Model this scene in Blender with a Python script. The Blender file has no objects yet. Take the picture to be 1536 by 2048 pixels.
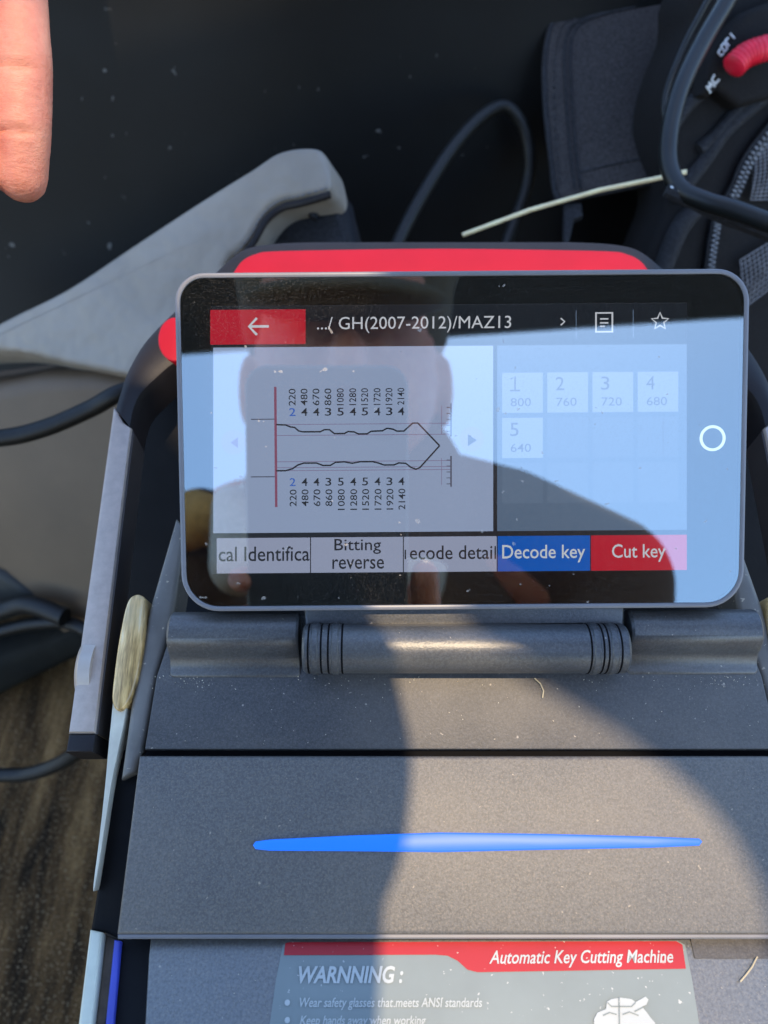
import bpy, bmesh, math, random
from mathutils import Vector as V, Matrix
from mathutils.geometry import tessellate_polygon
random.seed(7)
R = math.radians
scene = bpy.context.scene
col = scene.collection

# ---------------------------------------------------------------- camera, sky, sun, exposure
F_PX = 1577.0                                   # focal length in photo pixels (photo 1536 x 2048)
PITCH = R(48.4)
CAM = V((0, 0, 0.44))
EX, EU, EF = V((1, 0, 0)), V((0, math.sin(PITCH), math.cos(PITCH))), V((0, math.cos(PITCH), -math.sin(PITCH)))
def W(p): return CAM + EX*p[0] + EU*p[1] + EF*p[2]         # (right, up, ahead) -> world
def WD(p): return EX*p[0] + EU*p[1] + EF*p[2]
cd = bpy.data.cameras.new('camera'); cam = bpy.data.objects.new('camera', cd); col.objects.link(cam)
cam.matrix_world = Matrix(((EX.x, EU.x, -EF.x, CAM.x), (EX.y, EU.y, -EF.y, CAM.y), (EX.z, EU.z, -EF.z, CAM.z), (0, 0, 0, 1)))
cd.sensor_fit = 'VERTICAL'; cd.sensor_height = 36; cd.lens = 36*F_PX/2048
cd.clip_start = 0.004; cd.clip_end = 500
cd.dof.use_dof = True; cd.dof.focus_distance = 0.20; cd.dof.aperture_fstop = 14
scene.camera = cam

SUN = V((0.125, 0.475, -1.0)).normalized()      # towards the sun, in (right, up, ahead)
sw = WD(SUN)
elev = math.asin(sw.z); azim = math.atan2(sw.x, sw.y)
w = bpy.data.worlds.new('World'); scene.world = w; w.use_nodes = True
nt = w.node_tree; nt.nodes.clear()
out = nt.nodes.new('ShaderNodeOutputWorld'); bg = nt.nodes.new('ShaderNodeBackground'); sky = nt.nodes.new('ShaderNodeTexSky')
sky.sky_type = 'NISHITA'; sky.sun_disc = False; sky.sun_elevation = elev; sky.sun_rotation = azim
sky.air_density = 1.0; sky.dust_density = 0.4; sky.ozone_density = 2.6
bg.inputs['Strength'].default_value = 0.15
nt.links.new(sky.outputs[0], bg.inputs[0]); nt.links.new(bg.outputs[0], out.inputs[0])
sl = bpy.data.lights.new('sun', 'SUN'); sl.energy = 2.0; sl.angle = R(0.5); sl.color = (0.86, 0.65, 0.43)
so = bpy.data.objects.new('sun', sl); col.objects.link(so)
so.rotation_euler = (-sw).to_track_quat('-Z', 'Y').to_euler()
vs = scene.view_settings
vs.view_transform = 'Standard'; vs.look = 'None'; vs.gamma = 1; vs.use_curve_mapping = False; vs.exposure = 1.82
scene.cycles.use_denoising = True
scene.cycles.max_bounces = 8; scene.cycles.transparent_max_bounces = 12

# ---------------------------------------------------------------- planes and pixel helpers
class Plane:
    def __init__(s, p, n): s.p = V(p); s.n = V(n).normalized()
    def hit(s, u, v):
        r = V(((u-768)/F_PX, -(v-1024)/F_PX, 1.0)); return r*(s.n.dot(s.p)/s.n.dot(r))
    def off(s, k): return Plane(s.p + s.n*k, s.n)
def ray(u, v, d): return V(((u-768)/F_PX*d, -(v-1024)/F_PX*d, d))
class Frame:
    """local axes on a plane: x to the right, y up the plane, z towards the viewer"""
    def __init__(s, plane, u0, v0, roll=0.0):
        n = plane.n.copy()
        if n.z > 0: n = -n
        s.pl = plane; s.o = plane.hit(u0, v0); s.n = n
        x = V((math.cos(roll), math.sin(roll), 0)); x = (x - n*x.dot(n)).normalized()
        s.x = x; s.y = x.cross(n).normalized()   # (right, up, ahead) is left-handed
    def loc(s, u, v):
        q = s.pl.hit(u, v) - s.o; return V((q.dot(s.x), q.dot(s.y)))
    def w(s, a, b, c=0.0): return W(s.o + s.x*a + s.y*b + s.n*c)
CX = 0.0194                                     # the machine's middle plane
def mirx(p): return V((2*CX - p[0], p[1], p[2]))

# the planes things lie on, in (right, up, ahead)
TAB = Plane(ray(925, 885, 0.195), (0, 0.060, 1))
LID = Plane(ray(768, 1350, 0.203), (0, -0.359, 0.933))
FRO = Plane(ray(768, 1885, 0.1838), (0, -0.664, 0.747))

# ---------------------------------------------------------------- mesh helpers
class MB:
    def __init__(s): s.v = []; s.f = []; s.m = []; s.sm = []
    def add(s, vf, mat=0, smooth=True):
        o = len(s.v); s.v += [V(p) for p in vf[0]]
        for f in vf[1]: s.f.append([i+o for i in f]); s.m.append(mat); s.sm.append(smooth)
        return s
    def build(s, name, mats, parent=None, angle=38, recalc=True):
        me = bpy.data.meshes.new(name)
        base = parent_loc(parent)
        if parent is None:
            lo = V((min(p.x for p in s.v), min(p.y for p in s.v), min(p.z for p in s.v)))
            hi = V((max(p.x for p in s.v), max(p.y for p in s.v), max(p.z for p in s.v)))
            base = V(((lo.x+hi.x)/2, (lo.y+hi.y)/2, lo.z))
        me.from_pydata([tuple(p-base) for p in s.v], [], s.f)
        if not isinstance(mats, (list, tuple)): mats = [mats]
        for m in mats: me.materials.append(m)
        for p, mi, sm in zip(me.polygons, s.m, s.sm): p.material_index = mi; p.use_smooth = sm
        me.update()
        if recalc:
            b_ = bmesh.new(); b_.from_mesh(me); bmesh.ops.recalc_face_normals(b_, faces=b_.faces); b_.to_mesh(me); b_.free()
        me.set_sharp_from_angle(angle=R(angle))
        o = bpy.data.objects.new(name, me); col.objects.link(o)
        if parent is None: o.location = base
        else: o.parent = parent; 
        return o
def parent_loc(o):
    l = V((0, 0, 0))
    while o is not None: l += o.location; o = o.parent
    return l
def tag(o, label=None, cat=None, group=None, kind=None):
    for k, x in (('label', label), ('category', cat), ('group', group), ('kind', kind)):
        if x: o[k] = x
    return o
def empty(name, loc, label, cat, group=None):
    o = bpy.data.objects.new(name, None); col.objects.link(o); o.location = loc; o.empty_display_size = .02
    return tag(o, label, cat, group)

def spline(pts, n=8, closed=False):
    P = [V(p) for p in pts]; out = []; N = len(P)
    rng = range(N) if closed else range(N-1)
    for i in rng:
        if closed: a, b, c, d = P[(i-1) % N], P[i], P[(i+1) % N], P[(i+2) % N]
        else: a, b, c, d = P[max(i-1, 0)], P[i], P[i+1], P[min(i+2, N-1)]
        for k in range(n):
            t = k/n
            out.append(0.5*((2*b) + (c-a)*t + (2*a-5*b+4*c-d)*t*t + (3*b-a-3*c+d)*t**3))
    if not closed: out.append(P[-1])
    return out
def rrect(x0, y0, x1, y1, r, n=8):
    if not isinstance(r, (list, tuple)): r = [r]*4       # bl, br, tr, tl
    out = []
    for (cx, cy, a0, rr) in ((x0+r[0], y0+r[0], 180, r[0]), (x1-r[1], y0+r[1], 270, r[1]), (x1-r[2], y1-r[2], 0, r[2]), (x0+r[3], y1-r[3], 90, r[3])):
        for k in range(n+1):
            a = R(a0 + 90*k/n); out.append(V((cx+rr*math.cos(a), cy+rr*math.sin(a))))
    return out
def circle(cx, cy, r, n=32, ry=None): return [V((cx+r*math.cos(2*math.pi*k/n), cy+(ry or r)*math.sin(2*math.pi*k/n))) for k in range(n)]
def area2(p): return sum(p[i].x*p[(i+1) % len(p)].y - p[(i+1) % len(p)].x*p[i].y for i in range(len(p)))
def bm_out(bm):
    bm.verts.index_update()
    r = ([v.co.copy() for v in bm.verts], [[v.index for v in f.verts] for f in bm.faces]); bm.free(); return r
def prism(fr, poly, z1, z0, bev=0.0, seg=3, holes=None, both=False):
    """poly in frame coordinates, from height z0 up to z1, top edge bevelled"""
    poly = [V((p[0], p[1]))*1000 for p in poly]; z1, z0, bev = z1*1000, z0*1000, bev*1000
    if area2(poly) < 0: poly = poly[::-1]
    bm = bmesh.new()
    vs_ = [bm.verts.new((p.x, p.y, z0)) for p in poly]
    f = bm.faces.new(vs_)
    r = bmesh.ops.extrude_face_region(bm, geom=[f])
    nv = [g for g in r['geom'] if isinstance(g, bmesh.types.BMVert)]
    for v in nv: v.co.z = z1
    bmesh.ops.recalc_face_normals(bm, faces=bm.faces)
    if bev > 0:
        s = set(nv); es = [e for e in bm.edges if e.verts[0] in s and e.verts[1] in s]
        if both: es = [e for e in bm.edges if abs(e.verts[0].co.z-e.verts[1].co.z) < 1e-9]
        bmesh.ops.bevel(bm, geom=es, offset=bev, segments=seg, profile=.5, affect='EDGES', clamp_overlap=True)
    bmesh.ops.triangulate(bm, faces=[f for f in bm.faces if len(f.verts) > 4])
    v, fc = bm_out(bm)
    return [fr.w(p.x/1000, p.y/1000, p.z/1000) for p in v], fc
def ring(fr, outer, inner, z1, z0, bev=0.0):
    """closed band between two loops with equal point counts"""
    n = len(outer); A = [V(p) for p in outer]; B = [V(p) for p in inner]
    prof = [(0, z0), (0, z1-bev), (.3*bev, z1-.3*bev), (bev, z1)] if bev else [(0, z0), (0, z1)]
    vs_ = []; rows = []
    for sgn, L, M in ((1, A, B), (-1, B, A)):
        pr = prof if sgn == 1 else prof[::-1]
        for (d, z) in pr:
            row = []
            for i in range(n):
                q = L[i] + (M[i]-L[i]).normalized()*d; row.append(len(vs_)); vs_.append(fr.w(q.x, q.y, z))
            rows.append(row)
    fc = []
    for r in range(len(rows)):
        a, b = rows[r], rows[(r+1) % len(rows)]
        for i in range(n): j = (i+1) % n; fc.append([a[i], a[j], b[j], b[i]])
    return vs_, fc
def flat(fr, poly, z):
    poly = [V((p[0], p[1])) for p in poly]
    if area2(poly) < 0: poly = poly[::-1]
    tri = tessellate_polygon([[V((p.x*1000, p.y*1000, 0)) for p in poly]])
    fc = []
    for t in tri:
        a, b, c = (poly[k] for k in t)
        fc.append(list(t) if (b-a).cross(c-a) > 0 else list(t)[::-1])
    return [fr.w(p.x, p.y, z) for p in poly], fc
def stroke(fr, pts, wd, z, closed=False):
    P = [V((p[0], p[1])) for p in pts]; n = len(P); vs_ = []; fc = []
    for i in range(n):
        a = P[i-1] if (i > 0 or closed) else P[i]; b = P[(i+1) % n] if (i < n-1 or closed) else P[i]
        t = (b-a).normalized(); nn = V((-t.y, t.x))*wd*.5
        vs_ += [fr.w(*(P[i]+nn), z), fr.w(*(P[i]-nn), z)]
    for i in range(n if closed else n-1):
        j = (i+1) % n; fc.append([2*i, 2*i+1, 2*j+1, 2*j])
    return vs_, fc
def tube(pts, rad, seg=12, cap=True):
    P = [V(p) for p in pts]; n = len(P); rr = rad if isinstance(rad, (list, tuple)) else [rad]*n
    vs_ = []; fc = []; nrm = None
    for i in range(n):
        t = (P[min(i+1, n-1)]-P[max(i-1, 0)]).normalized()
        if nrm is None:
            nrm = t.orthogonal().normalized()
        else: nrm = (nrm - t*nrm.dot(t)).normalized()
        b = t.cross(nrm)
        for k in range(seg):
            a = 2*math.pi*k/seg; vs_.append(P[i] + (nrm*math.cos(a)+b*math.sin(a))*rr[i])
    for i in range(n-1):
        for k in range(seg):
            k2 = (k+1) % seg; fc.append([i*seg+k, i*seg+k2, (i+1)*seg+k2, (i+1)*seg+k])
    if cap: fc.append(list(range(seg))[::-1]); fc.append([(n-1)*seg+k for k in range(seg)])
    return vs_, fc
def wbox(lo, hi, bev=0.0, seg=2):
    bm = bmesh.new(); bmesh.ops.create_cube(bm, size=1)
    for v in bm.verts: v.co = V([lo[k] if v.co[k] < 0 else hi[k] for k in range(3)])
    if bev: bmesh.ops.bevel(bm, geom=bm.edges[:], offset=bev, segments=seg, affect='EDGES', profile=.5)
    return bm_out(bm)
def pts_px(pl, px): return [W(pl.hit(u, v)) for u, v in px]
def loc_px(fr, px): return [fr.loc(u, v) for u, v in px]

def text_mesh(s, bold=0.0, shear=0.0):
    cu = bpy.data.curves.new('lettering', 'FONT'); cu.body = s; cu.size = 1; cu.offset = bold; cu.shear = shear; cu.resolution_u = 3
    ob = bpy.data.objects.new('lettering', cu); col.objects.link(ob)
    dg = bpy.context.evaluated_depsgraph_get()
    me = bpy.data.meshes.new_from_object(ob.evaluated_get(dg))
    r = ([v.co.copy() for v in me.vertices], [list(p.vertices) for p in me.polygons])
    bpy.data.objects.remove(ob); bpy.data.curves.remove(cu); bpy.data.meshes.remove(me)
    return r
def text_fit(fr, s, L, Rr, top, z, bold=0.0, shear=0.0):
    """lettering whose box runs from L to Rr along its foot and up to top, all in frame coordinates"""
    v, f = text_mesh(s, bold, shear)
    x0, x1 = min(p.x for p in v), max(p.x for p in v); y0, y1 = min(p.y for p in v), max(p.y for p in v)
    L, Rr, top = V(L), V(Rr), V(top)
    out_ = []
    for p in v:
        q = L + (Rr-L)*((p.x-x0)/(x1-x0)) + (top-L)*((p.y-y0)/(y1-y0)); out_.append(fr.w(q.x, q.y, z))
    return out_, f
def text_px(fr, s, u0, u1, vb, vt, z, bold=0.0, shear=0.0, slope=0.0):
    return text_fit(fr, s, fr.loc(u0, vb), fr.loc(u1, vb+slope*(u1-u0)), fr.loc(u0, vt), z, bold, shear)

def remesh(prims, voxel, smooth=4):
    """one continuous body grown from overlapping ellipsoids and tapered limbs: world coordinates in and out"""
    bm = bmesh.new()
    for p in prims:
        if p[0] == 'e':
            m = Matrix.Translation(p[1]) @ (p[3].to_4x4() if len(p) > 3 else Matrix.Identity(4)) @ Matrix.Diagonal((*p[2], 1))
            bmesh.ops.create_uvsphere(bm, u_segments=24, v_segments=14, radius=1, matrix=m)
        else:
            a, b, ra, rb = V(p[1]), V(p[2]), p[3], p[4]; L = (b-a).length
            q = (b-a).to_track_quat('Z', 'Y').to_matrix().to_4x4()
            bmesh.ops.create_cone(bm, cap_ends=True, segments=20, radius1=ra, radius2=rb, depth=L, matrix=Matrix.Translation((a+b)/2) @ q)
            bmesh.ops.create_uvsphere(bm, u_segments=20, v_segments=12, radius=ra, matrix=Matrix.Translation(a))
            bmesh.ops.create_uvsphere(bm, u_segments=20, v_segments=12, radius=rb, matrix=Matrix.Translation(b))
    me = bpy.data.meshes.new('form'); bm.to_mesh(me); bm.free()
    ob = bpy.data.objects.new('form', me); col.objects.link(ob)
    md = ob.modifiers.new('r', 'REMESH'); md.mode = 'VOXEL'; md.voxel_size = voxel
    sm = ob.modifiers.new('s', 'SMOOTH'); sm.factor = .5; sm.iterations = smooth
    dg = bpy.context.evaluated_depsgraph_get()
    m2 = bpy.data.meshes.new_from_object(ob.evaluated_get(dg))
    r = ([v.co.copy() for v in m2.vertices], [list(p.vertices) for p in m2.polygons])
    bpy.data.objects.remove(ob); bpy.data.meshes.remove(me); bpy.data.meshes.remove(m2)
    return r
def M3(a, b, c): return Matrix((a, b, c)).transposed()      # columns
CAMROT = M3(EX, EU, EF)

# ---------------------------------------------------------------- materials
class NT:
    def __init__(s, name):
        s.m = bpy.data.materials.new(name); s.m.use_nodes = True; s.t = s.m.node_tree; s.t.nodes.clear()
        s.out = s.n('ShaderNodeOutputMaterial'); s.co = s.n('ShaderNodeTexCoord')
    def n(s, k, **kw):
        x = s.t.nodes.new(k)
        for a, b in kw.items(): setattr(x, a, b)
        return x
    def l(s, a, b): s.t.links.new(a, b)
    def noise(s, scale, detail=4, rough=.6, stretch=(1, 1, 1), rot=(0, 0, 0)):
        mp = s.n('ShaderNodeMapping'); mp.inputs['Scale'].default_value = stretch; mp.inputs['Rotation'].default_value = rot
        s.l(s.co.outputs['Object'], mp.inputs[0])
        x = s.n('ShaderNodeTexNoise'); x.inputs['Scale'].default_value = scale; x.inputs['Detail'].default_value = detail; x.inputs['Roughness'].default_value = rough
        s.l(mp.outputs[0], x.inputs['Vector']); return x.outputs['Fac']
    def ramp(s, fac, stops, interp='LINEAR'):
        x = s.n('ShaderNodeValToRGB'); x.color_ramp.interpolation = interp
        e = x.color_ramp.elements
        while len(e) < len(stops): e.new(.5)
        for k, (p, c) in enumerate(stops):
            e[k].position = p; e[k].color = (*c, 1) if isinstance(c, (list, tuple)) else (c, c, c, 1)
        s.l(fac, x.inputs[0]); return x.outputs[0]
    def mix(s, fac, a, b, mode='MIX'):
        x = s.n('ShaderNodeMix'); x.data_type = 'RGBA'; x.blend_type = mode
        for sock, val in ((x.inputs[0], fac), (x.inputs[6], a), (x.inputs[7], b)):
            if hasattr(val, 'is_linked') or isinstance(val, bpy.types.NodeSocket): s.l(val, sock)
            elif isinstance(val, (list, tuple)): sock.default_value = (*val, 1)
            else: sock.default_value = val
        return x.outputs[2]
    def bsdf(s, **kw):
        x = s.n('ShaderNodeBsdfPrincipled')
        for k, val in kw.items():
            so_ = x.inputs[k.replace('_', ' ')]
            if isinstance(val, bpy.types.NodeSocket): s.l(val, so_)
            elif isinstance(val, (list, tuple)): so_.default_value = (*val, 1)
            else: so_.default_value = val
        s.l(x.outputs[0], s.out.inputs[0]); return x
    def bump(s, b, h, dist, strength=.5):
        x = s.n('ShaderNodeBump'); x.inputs['Strength'].default_value = strength; x.inputs['Distance'].default_value = dist
        s.l(h, x.inputs['Height']); s.l(x.outputs[0], b.inputs['Normal'])
def pbr(name, c, rough=.5, metal=0.0, var=.15, vscale=60, bump=0.0, bscale=900, spec=.5, speck=None, emis=None, coat=0.0):
    t = NT(name)
    n1 = t.noise(vscale, 5)
    a = [x*(1-var) for x in c]; b = [min(1, x*(1+var)) for x in c]
    colr = t.ramp(n1, [(.3, a), (.7, b)])
    if speck:
        n2 = t.noise(speck[0], 2, .5); mask = t.ramp(n2, [(speck[1], 0.0), (speck[1]+.04, 1.0)]); colr = t.mix(mask, colr, speck[2])
    bs = t.bsdf(Base_Color=colr, Roughness=rough, Metallic=metal, Specular_IOR_Level=spec)
    if coat: bs.inputs['Coat Weight'].default_value = coat; bs.inputs['Coat Roughness'].default_value = .1
    if emis: bs.inputs['Emission Color'].default_value = (*emis[0], 1); bs.inputs['Emission Strength'].default_value = emis[1]
    if bump: t.bump(bs, t.noise(bscale, 3), bump)
    return t.m
def emit(name, c, k=.45):
    t = NT(name); e = t.n('ShaderNodeEmission'); e.inputs[0].default_value = (*c, 1); e.inputs[1].default_value = k
    t.l(e.outputs[0], t.out.inputs[0]); return t.m

def dusty_plastic(name, c, dust, amt=.5, rough=.55, sheen=.6):
    """moulded grey plastic with a fine grain and a film of grinding dust"""
    t = NT(name)
    g = t.noise(1500, 2, .6); base = t.ramp(g, [(.35, [x*.72 for x in c]), (.65, [x*1.3 for x in c])])
    n2 = t.noise(2600, 1, .5); m1 = t.ramp(n2, [(.52, 0.0), (.72, amt)])
    base = t.mix(m1, base, dust)
    n3 = t.noise(700, 2, .5); m2 = t.ramp(n3, [(.735, 0.0), (.76, .6)])
    base = t.mix(m2, base, [min(1, x*1.8) for x in dust])
    n4 = t.noise(22, 4); base = t.mix(t.ramp(n4, [(.4, 0.0), (.75, .25)]), base, dust)
    bs = t.bsdf(Base_Color=base, Roughness=rough, Specular_IOR_Level=sheen)
    t.bump(bs, g, .00012, .5)
    return t.m

M = {}
M['deck'] = dusty_plastic('deck_plastic', (.038, .038, .040), (.24, .21, .17), .16)
M['lid'] = dusty_plastic('lid_plastic', (.080, .078, .074), (.23, .19, .135), .40, .58, .75)
M['front'] = dusty_plastic('front_plastic', (.10, .105, .105), (.25, .22, .165), .40, .33, 1.0)
M['hinge'] = dusty_plastic('hinge_plastic', (.044, .049, .054), (.26, .23, .18), .14, .40, .8)
M['body'] = pbr('body_black', (.006, .006, .0065), .65, spec=.15, var=.3, bump=.0001)
M['cheek'] = pbr('cheek_plastic', (.16, .15, .13), .45, var=.3, vscale=50, speck=(800, .68, (.45, .40, .30)))
M['frame'] = pbr('frame_grey', (.17, .17, .18), .4, var=.08, spec=.6)
M['bezel'] = pbr('bezel_black', (.004, .004, .006), .5, var=.2)
M['grip'] = pbr('grip_black', (.013, .011, .012), .5, spec=.3, var=.2, bump=.0001, bscale=1500)
M['red'] = pbr('grip_red', (.36, .0012, .012), .5, spec=.3, var=.06)
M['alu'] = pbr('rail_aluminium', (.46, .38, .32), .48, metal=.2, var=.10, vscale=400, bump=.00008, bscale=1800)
M['rail_side'] = pbr('rail_side_shade', (.045, .036, .032), .5, var=.2); M['alu_knob'] = pbr('knob_aluminium', (.50, .43, .36), .4, metal=.3, var=.1)
M['dark'] = pbr('gap_black', (.004, .004, .005), .8, spec=.1, var=.2)
M['white_trim'] = pbr('strip_white', (.62, .62, .48), .4, var=.12, vscale=80)
M['brown_gap'] = pbr('strip_brown', (.10, .075, .05), .7, var=.4, vscale=200)
M['blue_trim'] = pbr('strip_blue', (.05, .07, .42), .4, var=.15)
M['label_grey'] = pbr('label_grey', (.20, .235, .225), .42, var=.06, speck=(900, .70, (.5, .5, .46)))
M['label_red'] = pbr('label_red', (.40, .010, .018), .42, var=.08, speck=(900, .72, (.6, .4, .36)))
M['label_white'] = pbr('label_white', (.44, .47, .45), .5, var=.08)
def light_strip():
    t = NT('light_strip')
    b = t.bsdf(Base_Color=(.02, .06, .24), Roughness=.45)
    b.inputs['Emission Color'].default_value = (0.0, .14, .95, 1); b.inputs['Emission Strength'].default_value = .34
    return t.m
M['led'] = light_strip()
def guard():
    t = NT('guard_plastic')
    n = t.noise(520, 4, .7, (1, .10, .10)); c = t.ramp(n, [(.32, (.10, .060, .020)), (.46, (.46, .29, .10)), (.60, (.85, .58, .24)), (.74, (.95, .80, .50))])
    c = t.mix(t.ramp(t.noise(60, 2), [(.42, .0), (.62, .45)]), c, (.30, .24, .12))
    t.bsdf(Base_Color=c, Roughness=.28, Specular_IOR_Level=.8); return t.m
M['guard'] = guard(); M['strip'] = pbr('guard_edge', (.66, .62, .48), .4, var=.2, vscale=70)
def dusty_glass():
    t = NT('screen_glass')
    tr = t.n('ShaderNodeBsdfTransparent'); gl = t.n('ShaderNodeBsdfGlossy'); gl.inputs['Roughness'].default_value = 0.0; gl.inputs[0].default_value = (.84, 1.0, 1.0, 1)
    m1 = t.n('ShaderNodeMixShader')
    fr = t.n('ShaderNodeFresnel'); fr.inputs['IOR'].default_value = 3.4
    t.l(fr.outputs[0], m1.inputs[0])
    t.l(tr.outputs[0], m1.inputs[1]); t.l(gl.outputs[0], m1.inputs[2])
    df = t.n('ShaderNodeBsdfDiffuse'); df.inputs[0].default_value = (.55, .50, .44, 1)
    a = t.ramp(t.noise(3200, 2, .7), [(.52, 0.0), (.75, .10)]); b = t.ramp(t.noise(420, 1, .5), [(.75, 0.0), (.77, .35)])
    big = t.ramp(t.noise(25, 3), [(.35, .25), (.7, 1.0)])
    s1 = t.n('ShaderNodeMath', operation='MULTIPLY'); t.l(a, s1.inputs[0]); t.l(big, s1.inputs[1])
    s2 = t.n('ShaderNodeMath', operation='MAXIMUM'); t.l(s1.outputs[0], s2.inputs[0]); t.l(b, s2.inputs[1])
    m2 = t.n('ShaderNodeMixShader'); t.l(s2.outputs[0], m2.inputs[0]); t.l(m1.outputs[0], m2.inputs[1]); t.l(df.outputs[0], m2.inputs[2])
    t.l(m2.outputs[0], t.out.inputs[0]); return t.m
M['glass'] = dusty_glass()
def clear_glass():
    t = NT('sun_gap_glass')
    tr = t.n('ShaderNodeBsdfTransparent'); tr.inputs[0].default_value = (.95, .97, .96, 1); gl = t.n('ShaderNodeBsdfGlossy'); gl.inputs['Roughness'].default_value = 0.02
    m1 = t.n('ShaderNodeMixShader'); m1.inputs[0].default_value = .06
    t.l(tr.outputs[0], m1.inputs[1]); t.l(gl.outputs[0], m1.inputs[2]); t.l(m1.outputs[0], t.out.inputs[0]); return t.m
M['pane'] = clear_glass()
# what the display shows
M['ui_white'] = emit('ui_white', (.205, .260, .385)); M['ui_grey'] = emit('ui_grey', (.070, .108, .170)); M['ui_cell'] = emit('ui_cell', (.165, .215, .300))
M['ui_slot'] = emit('ui_slot', (.082, .122, .188)); M['ui_bar'] = emit('ui_bar', (.006, .008, .013)); M['ui_red'] = emit('ui_red', (.33, .006, .020))
M['ui_blue'] = emit('ui_blue', (.002, .070, .34)); M['ui_black'] = emit('ui_black', (.012, .014, .020)); M['ui_text'] = emit('ui_text', (.40, .42, .46))
M['ui_mid'] = emit('ui_mid', (.055, .060, .095)); M['ui_ref'] = emit('ui_reference', (.145, .120, .21)); M['ui_pink'] = emit('ui_pink', (.17, .055, .10)); M['ui_num'] = emit('ui_number_blue', (.03, .09, .36))
M['ui_btn'] = emit('ui_button', (.215, .245, .345))
# surroundings
def carpet_mat():
    t = NT('carpet_pile')
    st = t.noise(60, 7, .72, (1, .15, 1), (0, 0, R(14))); gr = t.noise(620, 4, .8)
    c = t.ramp(st, [(.38, (.028, .018, .010)), (.52, (.16, .090, .036)), (.66, (.40, .235, .095))])
    c = t.mix(t.ramp(gr, [(.45, 0.0), (.7, .75)]), c, (.012, .010, .008))
    c = t.mix(t.ramp(t.noise(800, 1), [(.62, 0.0), (.70, .8)]), c, (.50, .36, .20))
    b = t.bsdf(Base_Color=c, Roughness=.95, Specular_IOR_Level=.1); t.bump(b, gr, .002, .9); return t.m
M['carpet'] = carpet_mat()
M['black_panel'] = pbr('panel_black', (.0055, .0060, .0060), .5, var=.5, vscale=7, spec=.22, bump=.00006, bscale=1200, speck=(150, .72, (.12, .12, .11)))
M['grey_leather'] = pbr('trim_leather', (.29, .255, .205), .6, var=.16, vscale=16, bump=.012, bscale=26)
M['beige'] = pbr('panel_taupe', (.125, .086, .050), .6, var=.18, vscale=14, bump=.0001, bscale=700)
M['cable'] = pbr('cable_rubber', (.008, .0085, .008), .5, spec=.35, var=.2, vscale=300)
M['cable_teal'] = pbr('cable_sheath', (.0075, .0095, .010), .4, spec=.4, var=.2, vscale=80)
M['rod'] = pbr('rod_steel', (.95, .78, .46), .3, metal=.1, var=.15, vscale=200)
def fabric(name, c, sc=1400):
    t = NT(name); n = t.noise(14, 4); g = t.noise(sc, 2, .6)
    cc = t.ramp(n, [(.3, [x*.75 for x in c]), (.7, [x*1.25 for x in c])]); cc = t.mix(.35, cc, t.ramp(g, [(.35, 0.0), (.7, [x*2.4 for x in c])]))
    b = t.bsdf(Base_Color=cc, Roughness=.85, Specular_IOR_Level=.25); t.bump(b, g, .0004, .6); return t.m
M['bag'] = fabric('bag_nylon', (.0085, .0078, .0078)); M['flap'] = fabric('flap_nylon', (.034, .031, .031), 900); M['strap'] = fabric('webbing', (.020, .021, .024), 700)
M['mesh'] = pbr('mesh_net', (.16, .16, .17), .6, var=.3, vscale=300); M['teeth'] = pbr('zip_teeth', (.20, .21, .22), .4, var=.4, vscale=400)
M['thread'] = pbr('thread_white', (.62, .66, .66), .7, var=.1); M['thread_dark'] = pbr('thread_dark', (.012, .012, .014), .7); M['cord_red'] = pbr('cord_red', (.75, .01, .04), .5, var=.15, vscale=300)
def skin():
    t = NT('skin'); n = t.noise(60, 4); c = t.ramp(n, [(.3, (.46, .135, .085)), (.7, (.58, .23, .145))]); c = t.mix(t.ramp(t.noise(170, 4), [(.45, 0.0), (.7, .35)]), c, (.62, .30, .20))
    b = t.bsdf(Base_Color=c, Roughness=.5, Subsurface_Weight=.25, Subsurface_Scale=.006); b.inputs['Subsurface Radius'].default_value = (1.0, .35, .2)
    t.bump(b, t.noise(700, 5, .7, (.35, 1, 1)), .0007, .6); return t.m
M['skin'] = skin()
M['nail'] = pbr('nail', (.72, .42, .33), .25, var=.05)
M['crease'] = pbr('crease', (.40, .13, .075), .6, var=.1)
M['jacket'] = fabric('jacket_cloth', (.085, .045, .030), 500); M['shirt'] = fabric('shirt_cloth', (.50, .47, .45), 900); M['hair'] = pbr('hair', (.030, .022, .016), .6, var=.4, vscale=200, bump=.001, bscale=400)
M['sunlit_fold'] = fabric('sunlit_fold_cloth', (.62, .34, .12), 600); M['cap'] = fabric('cap_cloth', (.10, .075, .05), 700); M['eye'] = pbr('eye', (.7, .68, .65), .2); M['lip'] = pbr('lip', (.45, .16, .13), .5)
M['phone'] = pbr('phone_back', (.05, .052, .060), .35, var=.1); M['phone_dark'] = pbr('phone_lens', (.01, .01, .012), .12); M['phone_screen'] = emit('phone_display', (.25, .27, .3), .5)
M['car'] = pbr('tailgate_lining', (.020, .021, .023), .6, var=.2, vscale=10)
M['shaving'] = pbr('shaving', (.62, .55, .42), .5, var=.3, vscale=300); M['straw'] = pbr('straw', (.48, .40, .25), .6, var=.2)

# ================================================================ the setting
m = MB(); N = 60
m.add(([V((-1.6, -1.2, 0)), V((1.6, -1.2, 0)), V((1.6, 1.6, 0)), V((-1.6, 1.6, 0))], [[0, 1, 2, 3]]))
tag(m.build('carpet', M['carpet']), 'brown and black streaked carpet under the machine', 'carpet', kind='structure')

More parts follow.
